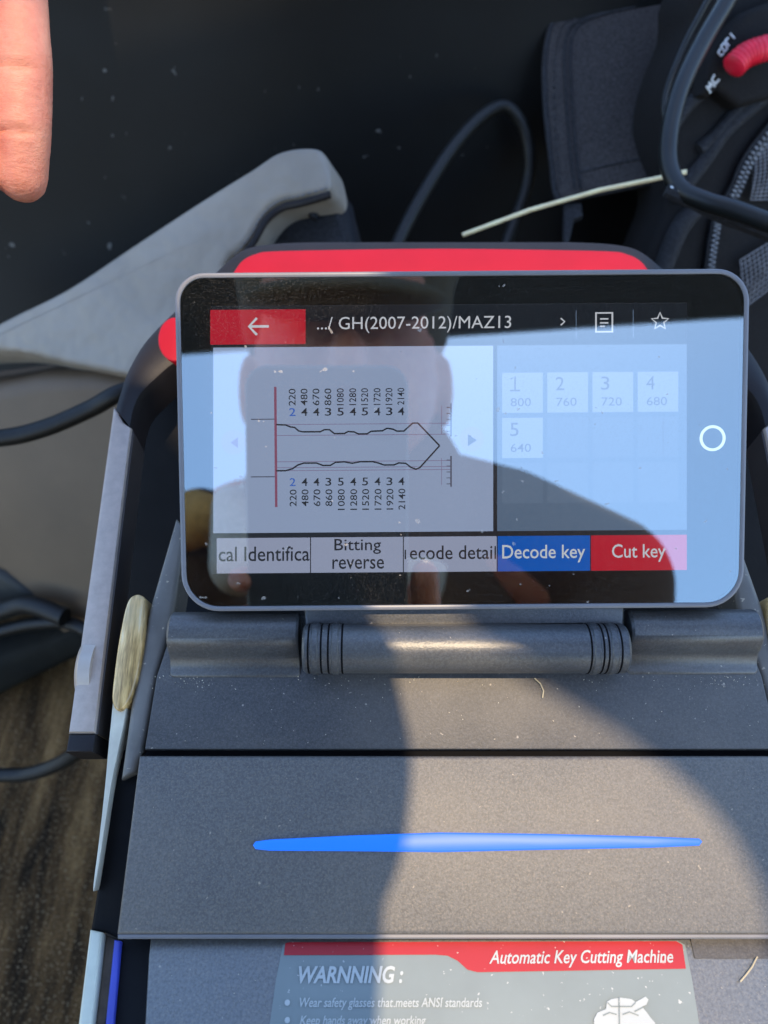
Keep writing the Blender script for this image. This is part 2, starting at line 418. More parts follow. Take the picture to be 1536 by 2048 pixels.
# black panel behind everything: one bent sheet, thick, rising from the floor
prof = [(.335, 0.0), (.375, .10), (.41, .20), (.428, .30), (.432, .33), (.434, .35)]
pr = [V((0, a, b)) for a, b in prof]; pr = spline(pr, 6)
m = MB(); vs_ = []; fc = []
xs = [-.62 + 1.24*k/12 for k in range(13)]
for x in xs:
    for p in pr: vs_.append(V((x, p.y + .02*(x/.6)**2, p.z)))
for x in xs:
    for p in pr: vs_.append(V((x, p.y + .03 + .02*(x/.6)**2, p.z)))
n = len(pr); K = len(xs)*n
for i in range(len(xs)-1):
    for j in range(n-1):
        a = i*n+j; fc.append([a, a+n, a+n+1, a+1]); fc.append([K+a, K+a+1, K+a+n+1, K+a+n])
for i in range(len(xs)-1):
    a = i*n+n-1; fc.append([a, a+n, K+a+n, K+a])
for j in range(n-1):
    fc.append([j, j+1, K+j+1, K+j]); a = (len(xs)-1)*n+j; fc.append([a, K+a, K+a+1, a+1])
m.add((vs_, fc))
tag(m.build('black_panel', M['black_panel']), 'large black panel with pale lint specks behind the machine', 'panel')

# taupe cushion panel at the left
BP = Plane(ray(120, 900, .385), (.25, .42, 1)); fb = Frame(BP, 120, 900)
m = MB()
out_px = [(-160, 790), (0, 770), (60, 756), (180, 748), (270, 760), (380, 800), (380, 1330), (240, 1330), (150, 1302), (130, 1290), (70, 1215), (0, 1153), (-160, 1050)]
m.add(prism(fb, loc_px(fb, out_px), .0, -.05, .008, 4))
tag(m.build('taupe_panel', M['beige']), 'taupe padded interior panel left of the machine, crossed by a black cable', 'panel')

# grey leather trim arm: tapering padded strip with a stitched hooked end
GP = Plane(ray(450, 480, .345), (.30, -.10, 1)); fg = Frame(GP, 450, 480)
root = empty('leather_trim', W(GP.hit(300, 640)), 'grey leather trim strip rising to a stitched rounded end behind the red handle', 'car trim')
gp = [(-180, 745), (0, 643), (130, 578), (260, 492), (400, 400), (500, 338), (552, 304), (600, 293), (640, 298), (655, 330), (659, 368), (640, 384), (590, 392), (550, 404), (520, 432), (490, 480), (440, 545), (470, 700), (420, 780), (240, 746), (120, 722), (0, 700), (-180, 715)]
m = MB(); m.add(prism(fg, spline([V((*fg.loc(*p), 0)) for p in gp], 4, True), .0, -.022, .004, 4)); m.build('leather_strip', M['grey_leather'], root)
m = MB()
seam = [(657, 385), (600, 402), (560, 412), (528, 438), (500, 485), (470, 520)]
sp = spline([V((*fg.loc(*p), 0)) for p in seam], 8)
m.add(tube([fg.w(p.x, p.y, -.002) for p in sp], .0016, 8)); m.build('piping', M['grip'], root)
m = MB()
st = spline([V((*fg.loc(u-2, v-9), 0)) for u, v in seam], 10)
for i in range(0, len(st)-1, 2): m.add(tube([fg.w(st[i].x, st[i].y, .0002), fg.w(st[i+1].x, st[i+1].y, .0002)], .0004, 5))
m.build('stitching', M['mesh'], root)
# dark bracket inside the hook
m = MB(); fg2 = Frame(GP.off(.02), 600, 450)
m.add(prism(fg2, loc_px(fg2, [(500, 490), (530, 445), (570, 415), (640, 395), (662, 350), (668, 380), (700, 500), (690, 520), (500, 520)]), .0, -.03, .004, 3))
m.add(tube([fg2.w(*fg2.loc(u, v), .002) for u, v in ((612, 400), (628, 408), (634, 425), (628, 440))], .0022, 8))
m.build('end_bracket', M['strap'], root)

# ================================================================ key cutting machine
mc = empty('key_cutting_machine', V((CX, .09, 0)), 'dark grey key cutting machine with tilted touch display, red handle and blue light bar', 'key machine')
fl = Frame(LID, 768, 1500); ff = Frame(FRO, 768, 1885)
HW = .0805                                        # half width of the lid
# body: a black casing whose sides stand a little outside the lid
m = MB()
m.add(wbox((-.0715, .015, .004), (2*CX+.0715, .205, .222), .006, 3))
back = Plane(ray(300, 1000, .275), (0, .05, 1)); fk = Frame(back, 300, 1000)
m.add(prism(fk, loc_px(fk, [(262, 860), (285, 790), (345, 735), (430, 690), (1480, 690), (1600, 860), (1600, 1330), (215, 1330)]), 0, -.03, .004))
m.build('casing', M['body'], mc)

def edge_x(fr, v): return fr.loc(0, v)[1]
def sym(left, fr):
    """left-hand outline in pixels -> closed symmetrical outline about the machine's middle"""
    c = CX - fr.o.x
    L = [fr.loc(u, v) for u, v in left]
    return L + [V((2*c - p[0], p[1])) for p in reversed(L)]
# rear deck, with its raised rim at the left
m = MB(); m.add(prism(fl, sym([(352, 1232), (312, 1352), (288, 1499)], fl), .0, -.010, .0008, 2)); m.build('deck', M['deck'], mc)
m = MB(); m.add(prism(fl, sym([(279, 1512), (234, 1869)], fl), .0006, -.008, .0010, 3)); lid = m.build('lid', M['lid'], mc)
m = MB(); m.add(prism(fl, sym([(289, 1500), (278, 1512)], fl), -.003, -.008)); m.build('lid_gap', M['dark'], mc)
# bright front edge of the lid
m = MB(); e = [W(LID.hit(236, 1871)), W(LID.hit(760, 1872))]
cL = LID.hit(236, 1872); cR = mirx(cL)
def lift(p, k): q = fl.n*k; return V(p)+q
m.add(tube([W(lift(cL, -.0006)), W(lift(cR, -.0006))], .0007, 8)); m.build('lid_edge', M['frame'], mc)
# blue light bar
m = MB()
topc = [(507, 1690), (512, 1683), (540, 1679), (700, 1671), (880, 1665), (1100, 1668), (1300, 1673), (1396, 1677), (1402, 1683)]
botc = [(1396, 1691), (1300, 1695), (1100, 1699), (880, 1704), (700, 1702), (540, 1701), (512, 1698)]
m.add(prism(fl, loc_px(fl, topc+botc), .0012, .0, .0004, 2)); m.build('light_bar', M['led'], mc)
# front panel
m = MB(); m.add(prism(ff, sym([(300, 1876), (296, 1910), (288, 2060), (270, 2300)], ff), .0, -.012, .0010, 2)); m.build('front_panel', M['front'], mc)
fd = Frame(FRO.off(.003), 768, 1885)
m = MB(); m.add(prism(fd, sym([(236, 1874), (244, 1884), (205, 2060), (160, 2300)], fd), .0, -.014, .0008)); m.build('front_recess', M['body'], mc)
m = MB(); m.add(prism(ff, loc_px(ff, [(1380, 1876), (1600, 1876), (1600, 1917), (1389, 1917)]), .0003, -.002, .0)); m.build('front_shade_strip', M['deck'], mc)  # flush dark strip painting the shadow band below the lid
# side strips at the front left, repeated at the right
def both(name, mat, fr, px, z1, z0, bev):
    L = [fr.loc(u, v) for u, v in px]; c = CX - fr.o.x
    for s in (0, 1):
        P = L if s == 0 else [V((2*c-p[0], p[1])) for p in L]
        mm = MB(); mm.add(prism(fr, P, z1, z0, bev)); mm.build(name, mat, mc)
both('white_strip', M['white_trim'], fd, [(184, 1862), (209, 1868), (187, 2060), (155, 2300), (120, 2300), (160, 2060)], .002, -.012, .0008)
both('brown_strip', M['brown_gap'], fd, [(210, 1868), (232, 1876), (212, 2060), (180, 2300), (156, 2300), (187.5, 2060)], -.001, -.012, .0004)
both('blue_strip', M['blue_trim'], fd, [(231, 1882), (245, 1884), (229, 2060), (205, 2300), (182, 2300), (212.5, 2060)], .0015, -.012, .0006)
# warning label
m = MB(); Z = .00015
lab = [(566, 1890), (578, 1884), (1355, 1882), (1370, 1890), (1384, 1960), (1400, 2060), (1440, 2300), (500, 2300), (538, 2060), (552, 1960)]
m.add(flat(ff, loc_px(ff, lab), Z), 0, False)
red = [(571, 1887), (580, 1885), (1352, 1883), (1364, 1890), (1371, 1938), (955, 1945), (935, 1940), (915, 1922), (895, 1912), (870, 1910), (568, 1911)]
m.add(flat(ff, loc_px(ff, red), Z*2), 1, False)
m.add(text_px(ff, 'Automatic Key Cutting Machine', 978, 1348, 1937, 1902, Z*3, .012, .28, -.006), 2, False)
m.add(text_px(ff, 'WARNNING :', 598, 808, 1968, 1933, Z*3, .030, .30, -.003), 2, False)
m.add(text_px(ff, 'Wear safety glasses that meets ANSI standards', 600, 966, 2021, 1996, Z*3, .010, .28), 2, False)
m.add(text_px(ff, 'Keep hands away when working', 600, 853, 2056, 2032, Z*3, .010, .28), 2, False)
for v_ in (2006, 2041): m.add(flat(ff, circle(*ff.loc(575, v_), .0006, 14), Z*3), 2, False)
m.add(flat(ff, loc_px(ff, [(1188, 2060), (1187, 2040), (1194, 2026), (1211, 2019), (1213, 2004), (1222, 1999), (1240, 1996), (1262, 1999), (1270, 2005), (1290, 1994), (1296, 2000), (1292, 2010), (1283, 2014), (1293, 2026), (1300, 2036), (1309, 2046), (1310, 2090), (1188, 2090)]), Z*3), 2, False)
m.add(stroke(ff, loc_px(ff, [(1237, 1997), (1238, 2060)]), .0003, Z*4), 0, False)
for px_ in ([(1214, 2006), (1222, 2014), (1262, 2014), (1270, 2006)], [(1205, 2032), (1218, 2026), (1232, 2030)], [(1244, 2030), (1258, 2025), (1276, 2032)], [(1284, 2016), (1268, 2024)]): m.add(stroke(ff, loc_px(ff, px_), .00025, Z*4), 0, False)
m.build('warning_label', [M['label_grey'], M['label_red'], M['label_white']], mc, recalc=False)

# hinge under the display
hy = 1290; hc = ray(768, hy, .2055)
def cyl_x(u0, u1, rad, yc, d, bev=.0006, seg=28, out_=None):
    a = V(((u0-768)/F_PX*d, -(yc-1024)/F_PX*d, d)); b = V(((u1-768)/F_PX*d, a.y, d))
    L = (b.x-a.x); bm = [a.x, a.x+bev, b.x-bev, b.x]; rr = [rad-bev, rad, rad, rad-bev]
    return tube([W((x, a.y, d)) for x in bm], rr, seg)
hp_ = spline([V((y, z, 0)) for y, z in ((-.0004, -.001), (.0, .0003), (.0022, .0010), (.0042, .0026), (.0056, .0052), (.0074, .0074), (.0100, .0084), (.0128, .0080), (.0150, .0062), (.0162, .0030), (.0166, -.002))], 5)
for (u0, u1, vf) in ((341, 599, 1353), (1255, 1514, 1347)):
    fh = Frame(LID, (u0+u1)/2, vf); xa, xb = fh.loc(u0, vf)[0], fh.loc(u1, vf)[0]
    n = len(hp_); vv = []; ff_ = []
    for x, k_ in ((xa, .93), (xa+.0006, 1), (xb-.0006, 1), (xb, .93)):
        for p in hp_: vv.append(fh.w(x, .008+(p.x-.008)*k_, p.y*k_))
    for a in range(3):
        for i in range(n-1): ff_.append([a*n+i, a*n+i+1, (a+1)*n+i+1, (a+1)*n+i])
    ff_ += [list(range(n)), [3*n+i for i in range(n)][::-1]]
    m = MB(); m.add((vv, ff_)); m.build('hinge_barrel', M['hinge'], mc)
m = MB()
m.add(cyl_x(608, 1250, .0062, 1297, .2000))
fh = Frame(TAB.off(.0035), 925, 1240, R(.4))
m.add(prism(fh, loc_px(fh, [(608, 1212), (1249, 1212), (1249, 1282), (608, 1290)]), .0, -.005, .0010))
hb = m.build('hinge_bracket', M['hinge'], mc)
def hoop(name, u, w_, r0, r1, mat):
    m = MB(); m.add(tube([W((((u+du)-768)/F_PX*.2, -(1297-1024)/F_PX*.2, .2000)) for du in (-w_-2, -w_, w_, w_+2)], [r0, r1, r1, r0], 28)); m.build(name, mat, hb)
for u in (632, 672, 1184, 1218): hoop('hinge_rib', u, 5, .0062, .0065, M['hinge'])
for u in (620, 645, 659, 686, 1172, 1196, 1206, 1231): hoop('hinge_slot', u, 1.2, .0060, .00630, M['dark'])
m = MB(); m.add(prism(fh, loc_px(fh, [(698, 1249), (1166, 1246), (1166, 1253), (698, 1256)]), .00012, -.001)); m.build('groove', M['dark'], hb)
# display: frame, glass, screen and home key
ft = Frame(TAB, 925.0, 884.5, R(.45)); KP = .195/F_PX
ow, oh = .1408/2, .0836/2
disp_out = rrect(-ow, -oh, ow, oh, [.0094, .0094, .0080, .0072], 10); t_ = .0013
disp_in = rrect(-ow+t_, -oh+t_, ow-t_, oh-t_, [.0081, .0081, .0067, .0059], 10)
m = MB(); m.add(ring(ft, disp_out, disp_in, .0, -.0060, .0005))
m.add(prism(ft, disp_out, -.0061, -.0088, .0)); dsp = m.build('display', M['frame'], mc)
GZ = -.0004
m = MB(); m.add(flat(ft, disp_in, GZ-.0012), 0, False); m.build('bezel', M['bezel'], dsp, recalc=False)
m = MB(); m.add(flat(ft, disp_in, GZ), 0, False); m.build('screen_glass', M['glass'], dsp, recalc=False)
um = ['ui_white', 'ui_grey', 'ui_cell', 'ui_slot', 'ui_bar', 'ui_red', 'ui_blue', 'ui_black', 'ui_text', 'ui_mid', 'ui_pink', 'ui_num', 'ui_btn', 'ui_ref']
ix = {k: i for i, k in enumerate(um)}
m = MB(); Z0 = GZ-.0011; DZ = .00004
SL = -.0075                                       # the picture on the screen leans a touch
def sx(u, v):                                     # tiny keystone so rows follow the photograph's slope
    return ft.loc(u, v)
def rect(u0, v0, u1, v1, mat, lev, r=0):
    s0 = SL*(u0-900); s1 = SL*(u1-900)
    m.add(flat(ft, [sx(u0, v0+s0), sx(u0, v1+s0), sx(u1, v1+s1), sx(u1, v0+s1)], Z0+DZ*lev), ix[mat], False)
def line(px, wd, mat, lev, closed=False): m.add(stroke(ft, [sx(u, v+SL*(u-900)) for u, v in px], wd*KP, Z0+DZ*lev, closed), ix[mat], False)
def txt(s, u0, u1, vb, vt, mat, lev=4, bold=.0):
    m.add(text_fit(ft, s, sx(u0, vb+SL*(u0-900)), sx(u1, vb+SL*(u1-900)), sx(u0, vt+SL*(u0-900)), Z0+DZ*lev, bold), ix[mat], False)
rect(420, 606, 1379, 1146, 'ui_black', 0)
rect(420, 608, 1379, 687, 'ui_bar', 1)
rect(418, 614, 610, 684, 'ui_red', 2)
line([(497, 648), (536, 648)], 5, 'ui_text', 3); line([(512, 631), (496, 648), (512, 665)], 5, 'ui_text', 3)
txt('.../ GH(2007-2012)/MAZ13', 633, 1024, 663, 630, 'ui_text', 3)
line([(1124, 636), (1132, 643), (1124, 650)], 3, 'ui_text', 3)
for u in (1155, 1270): line([(u, 620), (u, 676)], 1.5, 'ui_slot', 3)
line([sxp for sxp in [(1195, 626), (1228, 626), (1228, 664), (1195, 664)]], 4.5, 'ui_text', 3, True)
for k, v_ in enumerate((638, 646, 653)): line([(1203, v_), (1220 - 7*(k == 2), v_)], 3, 'ui_text', 3)
star = [(1324 + (18 if k % 2 == 0 else 8)*math.sin(k*math.pi/5), 644 - (18 if k % 2 == 0 else 8)*math.cos(k*math.pi/5)) for k in range(10)]
line(star, 3.5, 'ui_text', 3, True)
rect(424, 690, 988, 1064, 'ui_white', 1)
rect(996, 690, 1378, 1064, 'ui_grey', 1)
for r_ in range(3):
    for c_ in range(4):
        u = 1006 + 91*c_; v_ = 745 + 91*r_; on = (r_ == 0) or (r_ == 1 and c_ == 0)
        rect(u, v_, u+82, v_+81, 'ui_cell' if on else 'ui_slot', 2)
for (s, n_, u, v_) in (('1', '800', 1022, 745), ('2', '760', 1114, 745), ('3', '720', 1205, 745), ('4', '680', 1296, 745), ('5', '640', 1022, 837)):
    if s == '1': line([(1023, 758), (1032, 753), (1032, 781)], 3.2, 'ui_mid', 4); line([(1022, 781), (1042, 781)], 3.2, 'ui_mid', 4)
    else: txt(s, u, u+(17 if s != '1' else 9), v_+36, v_+9, 'ui_mid', 4)
    txt(n_, u+1, u+42, v_+68, v_+51, 'ui_mid', 4, .002)
line([(1330, 838), (1330, 912)], 1.5, 'ui_mid', 4)
# key outline
line([(549, 770), (551, 1012)], 5, 'ui_pink', 3)
line([(500, 835), (549, 835)], 2, 'ui_mid', 2); line([(500, 951), (549, 951)], 2, 'ui_mid', 2)
topk = [(551, 846), (570, 847), (580, 851), (588, 852), (596, 859), (604, 861), (640, 861), (648, 857), (658, 857), (668, 865), (688, 865), (696, 861), (708, 862), (716, 866), (734, 866), (742, 861), (765, 860), (774, 855), (786, 857), (794, 861), (808, 861), (818, 852), (826, 845), (836, 845), (880, 891)]
botk = [(551, 939), (570, 939), (584, 935), (594, 928), (606, 924), (632, 924), (645, 929), (660, 929), (670, 923), (688, 922), (704, 925), (720, 922), (745, 922), (757, 925), (768, 929), (788, 929), (798, 925), (812, 926), (822, 934), (832, 938), (840, 935), (880, 891)]
line(topk, 3.2, 'ui_black', 4); line(botk, 3.2, 'ui_black', 4)
for v_ in (846, 868, 921, 933, 939): line([(552, v_), (905, v_)], 1.3, 'ui_ref', 2)
for (v0, v1) in ((806, 872), (912, 974)):
    line([(903, v0), (903, v1)], 3.2, 'ui_mid', 4)
    for k in range(5): line([(894, v0+8+k*12), (903, v0+8+k*12)], 1.6, 'ui_mid', 3)
    line([(884, v0+4), (884, v1-4)], 1.2, 'ui_ref', 3)
cols = [584, 608, 632, 656, 681, 706, 730, 755, 779, 803]; code = '2443545434'
vals = ['220', '480', '670', '860', '1080', '1280', '1520', '1720', '1920', '2140']
def rot_txt(s, u, v0, v1, hw, mat):               # lettering turned to read upwards
    a = lambda uu, vv: sx(uu, vv+SL*(uu-900))
    m.add(text_fit(ft, s, a(u+hw, v1), a(u+hw, v0), a(u-hw, v1), Z0+DZ*4, .004), ix[mat], False)
for u, dgt, val in zip(cols, code, vals):
    big = len(val) == 4
    txt(dgt, u-6, u+6, 970, 954, 'ui_num' if u == 584 else 'ui_black', 4, .006)
    rot_txt(val, u+1, 977, 1019 if big else 1011, 7, 'ui_black')
    txt(dgt, u-7, u+6, 829, 813, 'ui_num' if u == 584 else 'ui_black', 4, .006)
    rot_txt(val, u-1, 774, 808, 7, 'ui_black')
m.add(flat(ft, circle(*sx(945, 878), 25*KP, 28), Z0+DZ*2), ix['ui_btn'], False); m.add(flat(ft, circle(*sx(465, 884), 25*KP, 28), Z0+DZ*2), ix['ui_btn'], False)
m.add(flat(ft, [sx(937, 868), sx(937, 892), sx(955, 880)], Z0+DZ*4), ix['ui_mid'], False); m.add(flat(ft, [sx(474, 874), sx(474, 896), sx(459, 885)], Z0+DZ*4), ix['ui_ref'], False)
for (u0, u1, mt) in ((431, 619, 'ui_btn'), (621, 806, 'ui_btn'), (808, 995, 'ui_btn'), (997, 1183, 'ui_blue'), (1185, 1378, 'ui_red')): rect(u0, 1074, u1, 1145, mt, 2)
txt('cal Identifica', 435, 618, 1121, 1091, 'ui_black', 4, .006)
txt('Bitting', 668, 762, 1108, 1077, 'ui_black', 4, .006); txt('reverse', 664, 768, 1138, 1118, 'ui_black', 4, .006)
line([(811, 1100), (811, 1119)], 3, 'ui_black', 4); txt('ecode detai', 820, 986, 1120, 1092, 'ui_black', 4, .006)
line([(992, 1094), (992, 1120)], 3, 'ui_black', 4)
txt('Decode key', 1006, 1173, 1128, 1092, 'ui_text', 4, .008); txt('Cut key', 1227, 1335, 1128, 1092, 'ui_text', 4, .008)
m.build('screen', [M[k] for k in um], dsp, recalc=False)
m = MB(); c0 = ft.loc(1430, 876); m.add(ring(ft, circle(c0.x, c0.y, 26*KP, 40), circle(c0.x, c0.y, 20.5*KP, 40), Z0+DZ*4, Z0), 0, False); m.build('home_key', emit('home_key_glow', (.50, .62, .56)), dsp)

# carry handle and its two side rails
pb = V((-.0765, -.0559, .200)); pt = V((-.0790, .0301, .2420)); dr = (pt-pb).normalized()
HP = Plane(pb, V((1, 0, 0)).cross(dr)); fhn = Frame(HP, 880, 520)
oL = [(228, 815), (237, 785), (252, 742), (285, 685), (335, 632), (390, 583), (440, 532), (485, 496), (540, 484), (620, 480)]
iL = [(263, 858), (270, 822), (285, 790), (320, 755), (350, 730), (420, 690), (480, 640), (520, 600), (580, 585), (660, 582)]
c = CX - fhn.o.x
def smp(L, n): return [V((p.x, p.y)) for p in spline([V((*fhn.loc(*q), 0)) for q in L], n)]
A = smp(oL, 5); B = smp(iL, 5)
A2 = A + [V((2*c-p.x, p.y)) for p in reversed(A)]; B2 = B + [V((2*c-p.x, p.y)) for p in reversed(B)]
def band(fr, A, B, z1, z0, bev):                  # open band closed at both feet
    vs_ = []; rows = []; n = len(A)
    L = [(0, z0, 0), (0, z1-bev, 0), (.3, z1-.3*bev, 0), (1, z1, 0), (1, z1, 1), (.3, z1-.3*bev, 1), (0, z1-bev, 1), (0, z0, 1)]
    for d, z, side in L:
        row = []
        for i in range(n):
            p, q = (A[i], B[i]) if side == 0 else (B[i], A[i]); x = p + (q-p).normalized()*d*bev; row.append(len(vs_)); vs_.append(fr.w(x.x, x.y, z))
        rows.append(row)
    fc = []
    for r_ in range(len(rows)):
        a, b = rows[r_], rows[(r_+1) % len(rows)]
        for i in range(n-1): fc.append([a[i], a[i+1], b[i+1], b[i]])
    fc.append([r_[0] for r_ in rows]); fc.append([r_[-1] for r_ in rows][::-1])
    return vs_, fc
m = MB(); m.add(band(fhn, A2, B2, .001, -.014, .0035)); hd = m.build('carry_handle', M['grip'], mc)
rd = [(450, 585), (470, 548), (486, 527), (512, 514), (555, 508), (760, 504), (885, 503)]
Ld = smp(rd, 5); P = Ld + [V((2*c-p.x, p.y)) for p in reversed(Ld[:-1])]
m = MB(); m.add(prism(fhn, P, .0018, -.002, .0012, 4)); m.build('grip_insert', M['red'], hd)
for s in (0, 1):
    el = [fhn.loc(352+34*math.cos(a)-18*math.sin(a)*0, 683+44*math.sin(a)) for a in [2*math.pi*k/28 for k in range(28)]]
    if s: el = [V((2*c-p[0], p[1])) for p in el]
    m = MB(); m.add(prism(fhn, el, .0014, -.002, .0006, 3)); m.build('grip_dot', M['red'], hd)
for s in (0, 1):
    L = loc_px(fhn, [(227, 812), (240, 828), (248, 845), (263, 856), (190, 1466), (136, 1466)])
    k_ = loc_px(fhn, [(128, 1290), (140, 1255)])
    if s: L = [V((2*c-p[0], p[1])) for p in L]
    m = MB(); m.add(prism(fhn, L, .0005, -.012, .0012, 2)); rl = m.build('side_rail', M['alu'], mc)
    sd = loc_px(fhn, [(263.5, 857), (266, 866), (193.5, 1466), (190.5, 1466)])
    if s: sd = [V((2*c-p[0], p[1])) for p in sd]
    m = MB(); m.add(prism(fhn, sd, -.0008, -.0124, .0)); m.build('rail_side', M['rail_side'], rl)  # darker plate: the shade on the rail's inner side put into colour
    q = fhn.loc(171, 1330); qx = q[0] if s == 0 else 2*c-q[0]; sg = -1 if s == 0 else 1
    m = MB(); m.add(tube([fhn.w(qx+sg*a, q[1], -.007) for a in (-.002, .0012, .0022, .0026)], [.0092, .0092, .0084, .007], 30)); m.build('pivot_knob', M['alu_knob'], rl)
    e0, e1 = fhn.loc(136, 1467), fhn.loc(190, 1467)
    if s: e0, e1 = V((2*c-e0[0], e0[1])), V((2*c-e1[0], e1[1]))
    m = MB(); m.add(prism(fhn, [e0, e1, V((e1[0], e1[1]-.0045)), V((e0[0], e0[1]-.0045))], -.0004, -.0118, .0006)); m.build('rail_end', M['grip'], rl)

# cheeks and pale guard arms beside the deck
fq = Frame(LID.off(.002), 290, 1350); fq2 = Frame(LID.off(.004), 250, 1450)
both('side_cheek', M['cheek'], fq, [(351, 1035), (372, 1060), (345, 1240), (312, 1352), (289, 1480), (270, 1545), (240, 1560), (262, 1400), (297, 1220)], .0, -.012, .0015)
both('side_skirt', M['body'], Frame(LID.off(.006), 250, 1700), [(246, 1500), (300, 1470), (300, 1880), (240, 1880), (212, 1868), (180, 1862), (196, 1760), (218, 1600)], .0, -.03, .001)
gl_ = [fq2.loc(u, v_) for u, v_ in [(258, 1222), (270, 1199), (288, 1196), (297, 1214), (294, 1290), (284, 1350), (268, 1400), (246, 1425), (232, 1405), (236, 1350), (245, 1285)]]
gs_ = [fq2.loc(u, v_) for u, v_ in [(236, 1370), (256, 1390), (254, 1430), (240, 1500), (226, 1570), (209, 1680), (194, 1772), (191, 1768), (202, 1680), (214, 1570), (224, 1460)]]
for P_, nm, mt, z1, z0, bv in ((gl_, 'guard_arm', M['guard'], .0035, -.006, .0022), (gs_, 'guard_strip', M['strip'], .0014, -.005, .0006)):
    P_ = [V((p.x, p.y)) for p in spline([V((p[0], p[1], 0)) for p in P_], 5, True)]; c_ = CX - fq2.o.x
    for s_ in (0, 1):
        mm = MB(); mm.add(prism(fq2, P_ if s_ == 0 else [V((2*c_-p.x, p.y)) for p in P_], z1, z0, bv, 4)); mm.build(nm, mt, mc)

# metal shavings on the deck and around the hinge: countless crumbs
m = MB()
def crumb(p, nrm, s):
    a = V((random.uniform(-1, 1), random.uniform(-1, 1), random.uniform(-1, 1))).normalized(); b = a.cross(nrm).normalized()
    k = p + nrm*s*.4
    m.add(([k+a*s, k+b*s*.5, k-a*s, k-b*s*.5, k+nrm*s*.5, k-nrm*s*.5], [[0, 1, 4], [1, 2, 4], [2, 3, 4], [3, 0, 4], [1, 0, 5], [2, 1, 5], [3, 2, 5], [0, 3, 5]]), 0, False)
lw = WD(fl.n)
for k in range(260):
    z = random.random()
    if z < .5: u = random.choice([random.gauss(370, 35), random.uniform(345, 1500), random.gauss(1440, 50)]); v_ = 1352 + abs(random.gauss(0, 14))
    elif z < .8: u = random.uniform(320, 1530); v_ = random.uniform(1350, 1490)
    else: u = random.uniform(300, 1530); v_ = random.uniform(1520, 1860)
    crumb(W(LID.hit(u, v_)), lw, random.choice([.00009, .00012, .00016, .00024]))
fw_ = WD(ff.n)
for k in range(60): crumb(W(FRO.hit(random.uniform(320, 1530), random.uniform(1925, 2045))), fw_, random.choice([.00008, .0001, .00016]))
tag(m.build('metal_shavings', M['shaving']), 'pale metal shavings scattered over the machine deck and lid', 'shavings', kind='stuff')
for (pl, px, lb) in ((LID, [(1068, 1357), (1080, 1368), (1086, 1382), (1084, 1396)], 'short pale straw strand below the hinge bracket in the sunlit patch'),
                     (FRO, [(1478, 1962), (1490, 1948), (1502, 1932), (1512, 1912)], 'longer tan straw strand beside the warning label')):
    m = MB(); m.add(tube([W(pl.hit(u, v_) + V((0, .0002, -.0006))) for u, v_ in px], .00018, 6)); tag(m.build('straw_strand', M['straw']), lb, 'straw', 'straw strands on the machine')

# ================================================================ cables and rod
def cable(name, px, rad, mat, label, plane=None):
    P = [W(ray(u, v, d)) for u, v, d in px]
    m = MB(); m.add(tube(spline(P, 10), rad, 14)); return tag(m.build(name, mat), label, 'cable', 'black cables around the machine')
cable('power_cable', [(-160, 880, .33), (0, 876, .33), (90, 856, .328), (180, 818, .325), (240, 786, .322), (330, 760, .33)], .0037, M['cable'], 'black cable crossing the taupe panel to the left of the handle')
cable('power_cable', [(780, 520, .36), (815, 445, .365), (860, 365, .37), (910, 290, .375), (965, 232, .38), (1010, 213, .385), (1045, 250, .39), (1060, 310, .395), (1055, 370, .4), (1030, 440, .4), (1000, 520, .395)], .0032, M['cable'], 'thin black cable arching in a loop against the black panel')
cable('power_cable', [(-200, 1545, .41), (0, 1550, .405), (70, 1545, .40), (140, 1515, .39), (185, 1470, .375), (215, 1400, .36)], .0036, M['cable'], 'black cable lying on the carpet below the rail end')
cable('power_cable', [(-160, 1310, .43), (0, 1262, .425), (80, 1246, .42), (150, 1250, .415), (230, 1300, .405)], .0036, M['cable'], 'lower black cable under the taupe panel edge')
cable('power_cable', [(-160, 1260, .425), (0, 1222, .42), (60, 1210, .415), (130, 1235, .41)], .005, M['cable'], 'upper black cable tucked against the taupe panel edge')
cable('power_cable', [(1520, -120, .315), (1455, 0, .315), (1405, 85, .313), (1362, 175, .31), (1340, 260, .308), (1338, 330, .306), (1362, 378, .302), (1410, 402, .298), (1470, 420, .295), (1540, 446, .292), (1640, 480, .29)], .0035, M['cable_teal'], 'thick grey-green cable curving over the tool bag')
cable('power_cable', [(1480, -120, .325), (1410, 10, .328), (1368, 90, .330), (1336, 170, .332), (1328, 215, .333), (1334, 262, .334)], .0012, M['cable_teal'], 'thin dark cord beside the thick cable on the tool bag flap')
m = MB(); m.add(tube([W(ray(u, v_, d)) for u, v_, d in ((925, 470, .345), (1060, 420, .34), (1200, 380, .335), (1328, 354, .328))], .00095, 10))
tag(m.build('steel_rod', M['rod']), 'thin shiny steel rod leaning between the machine and tool bag', 'rod')
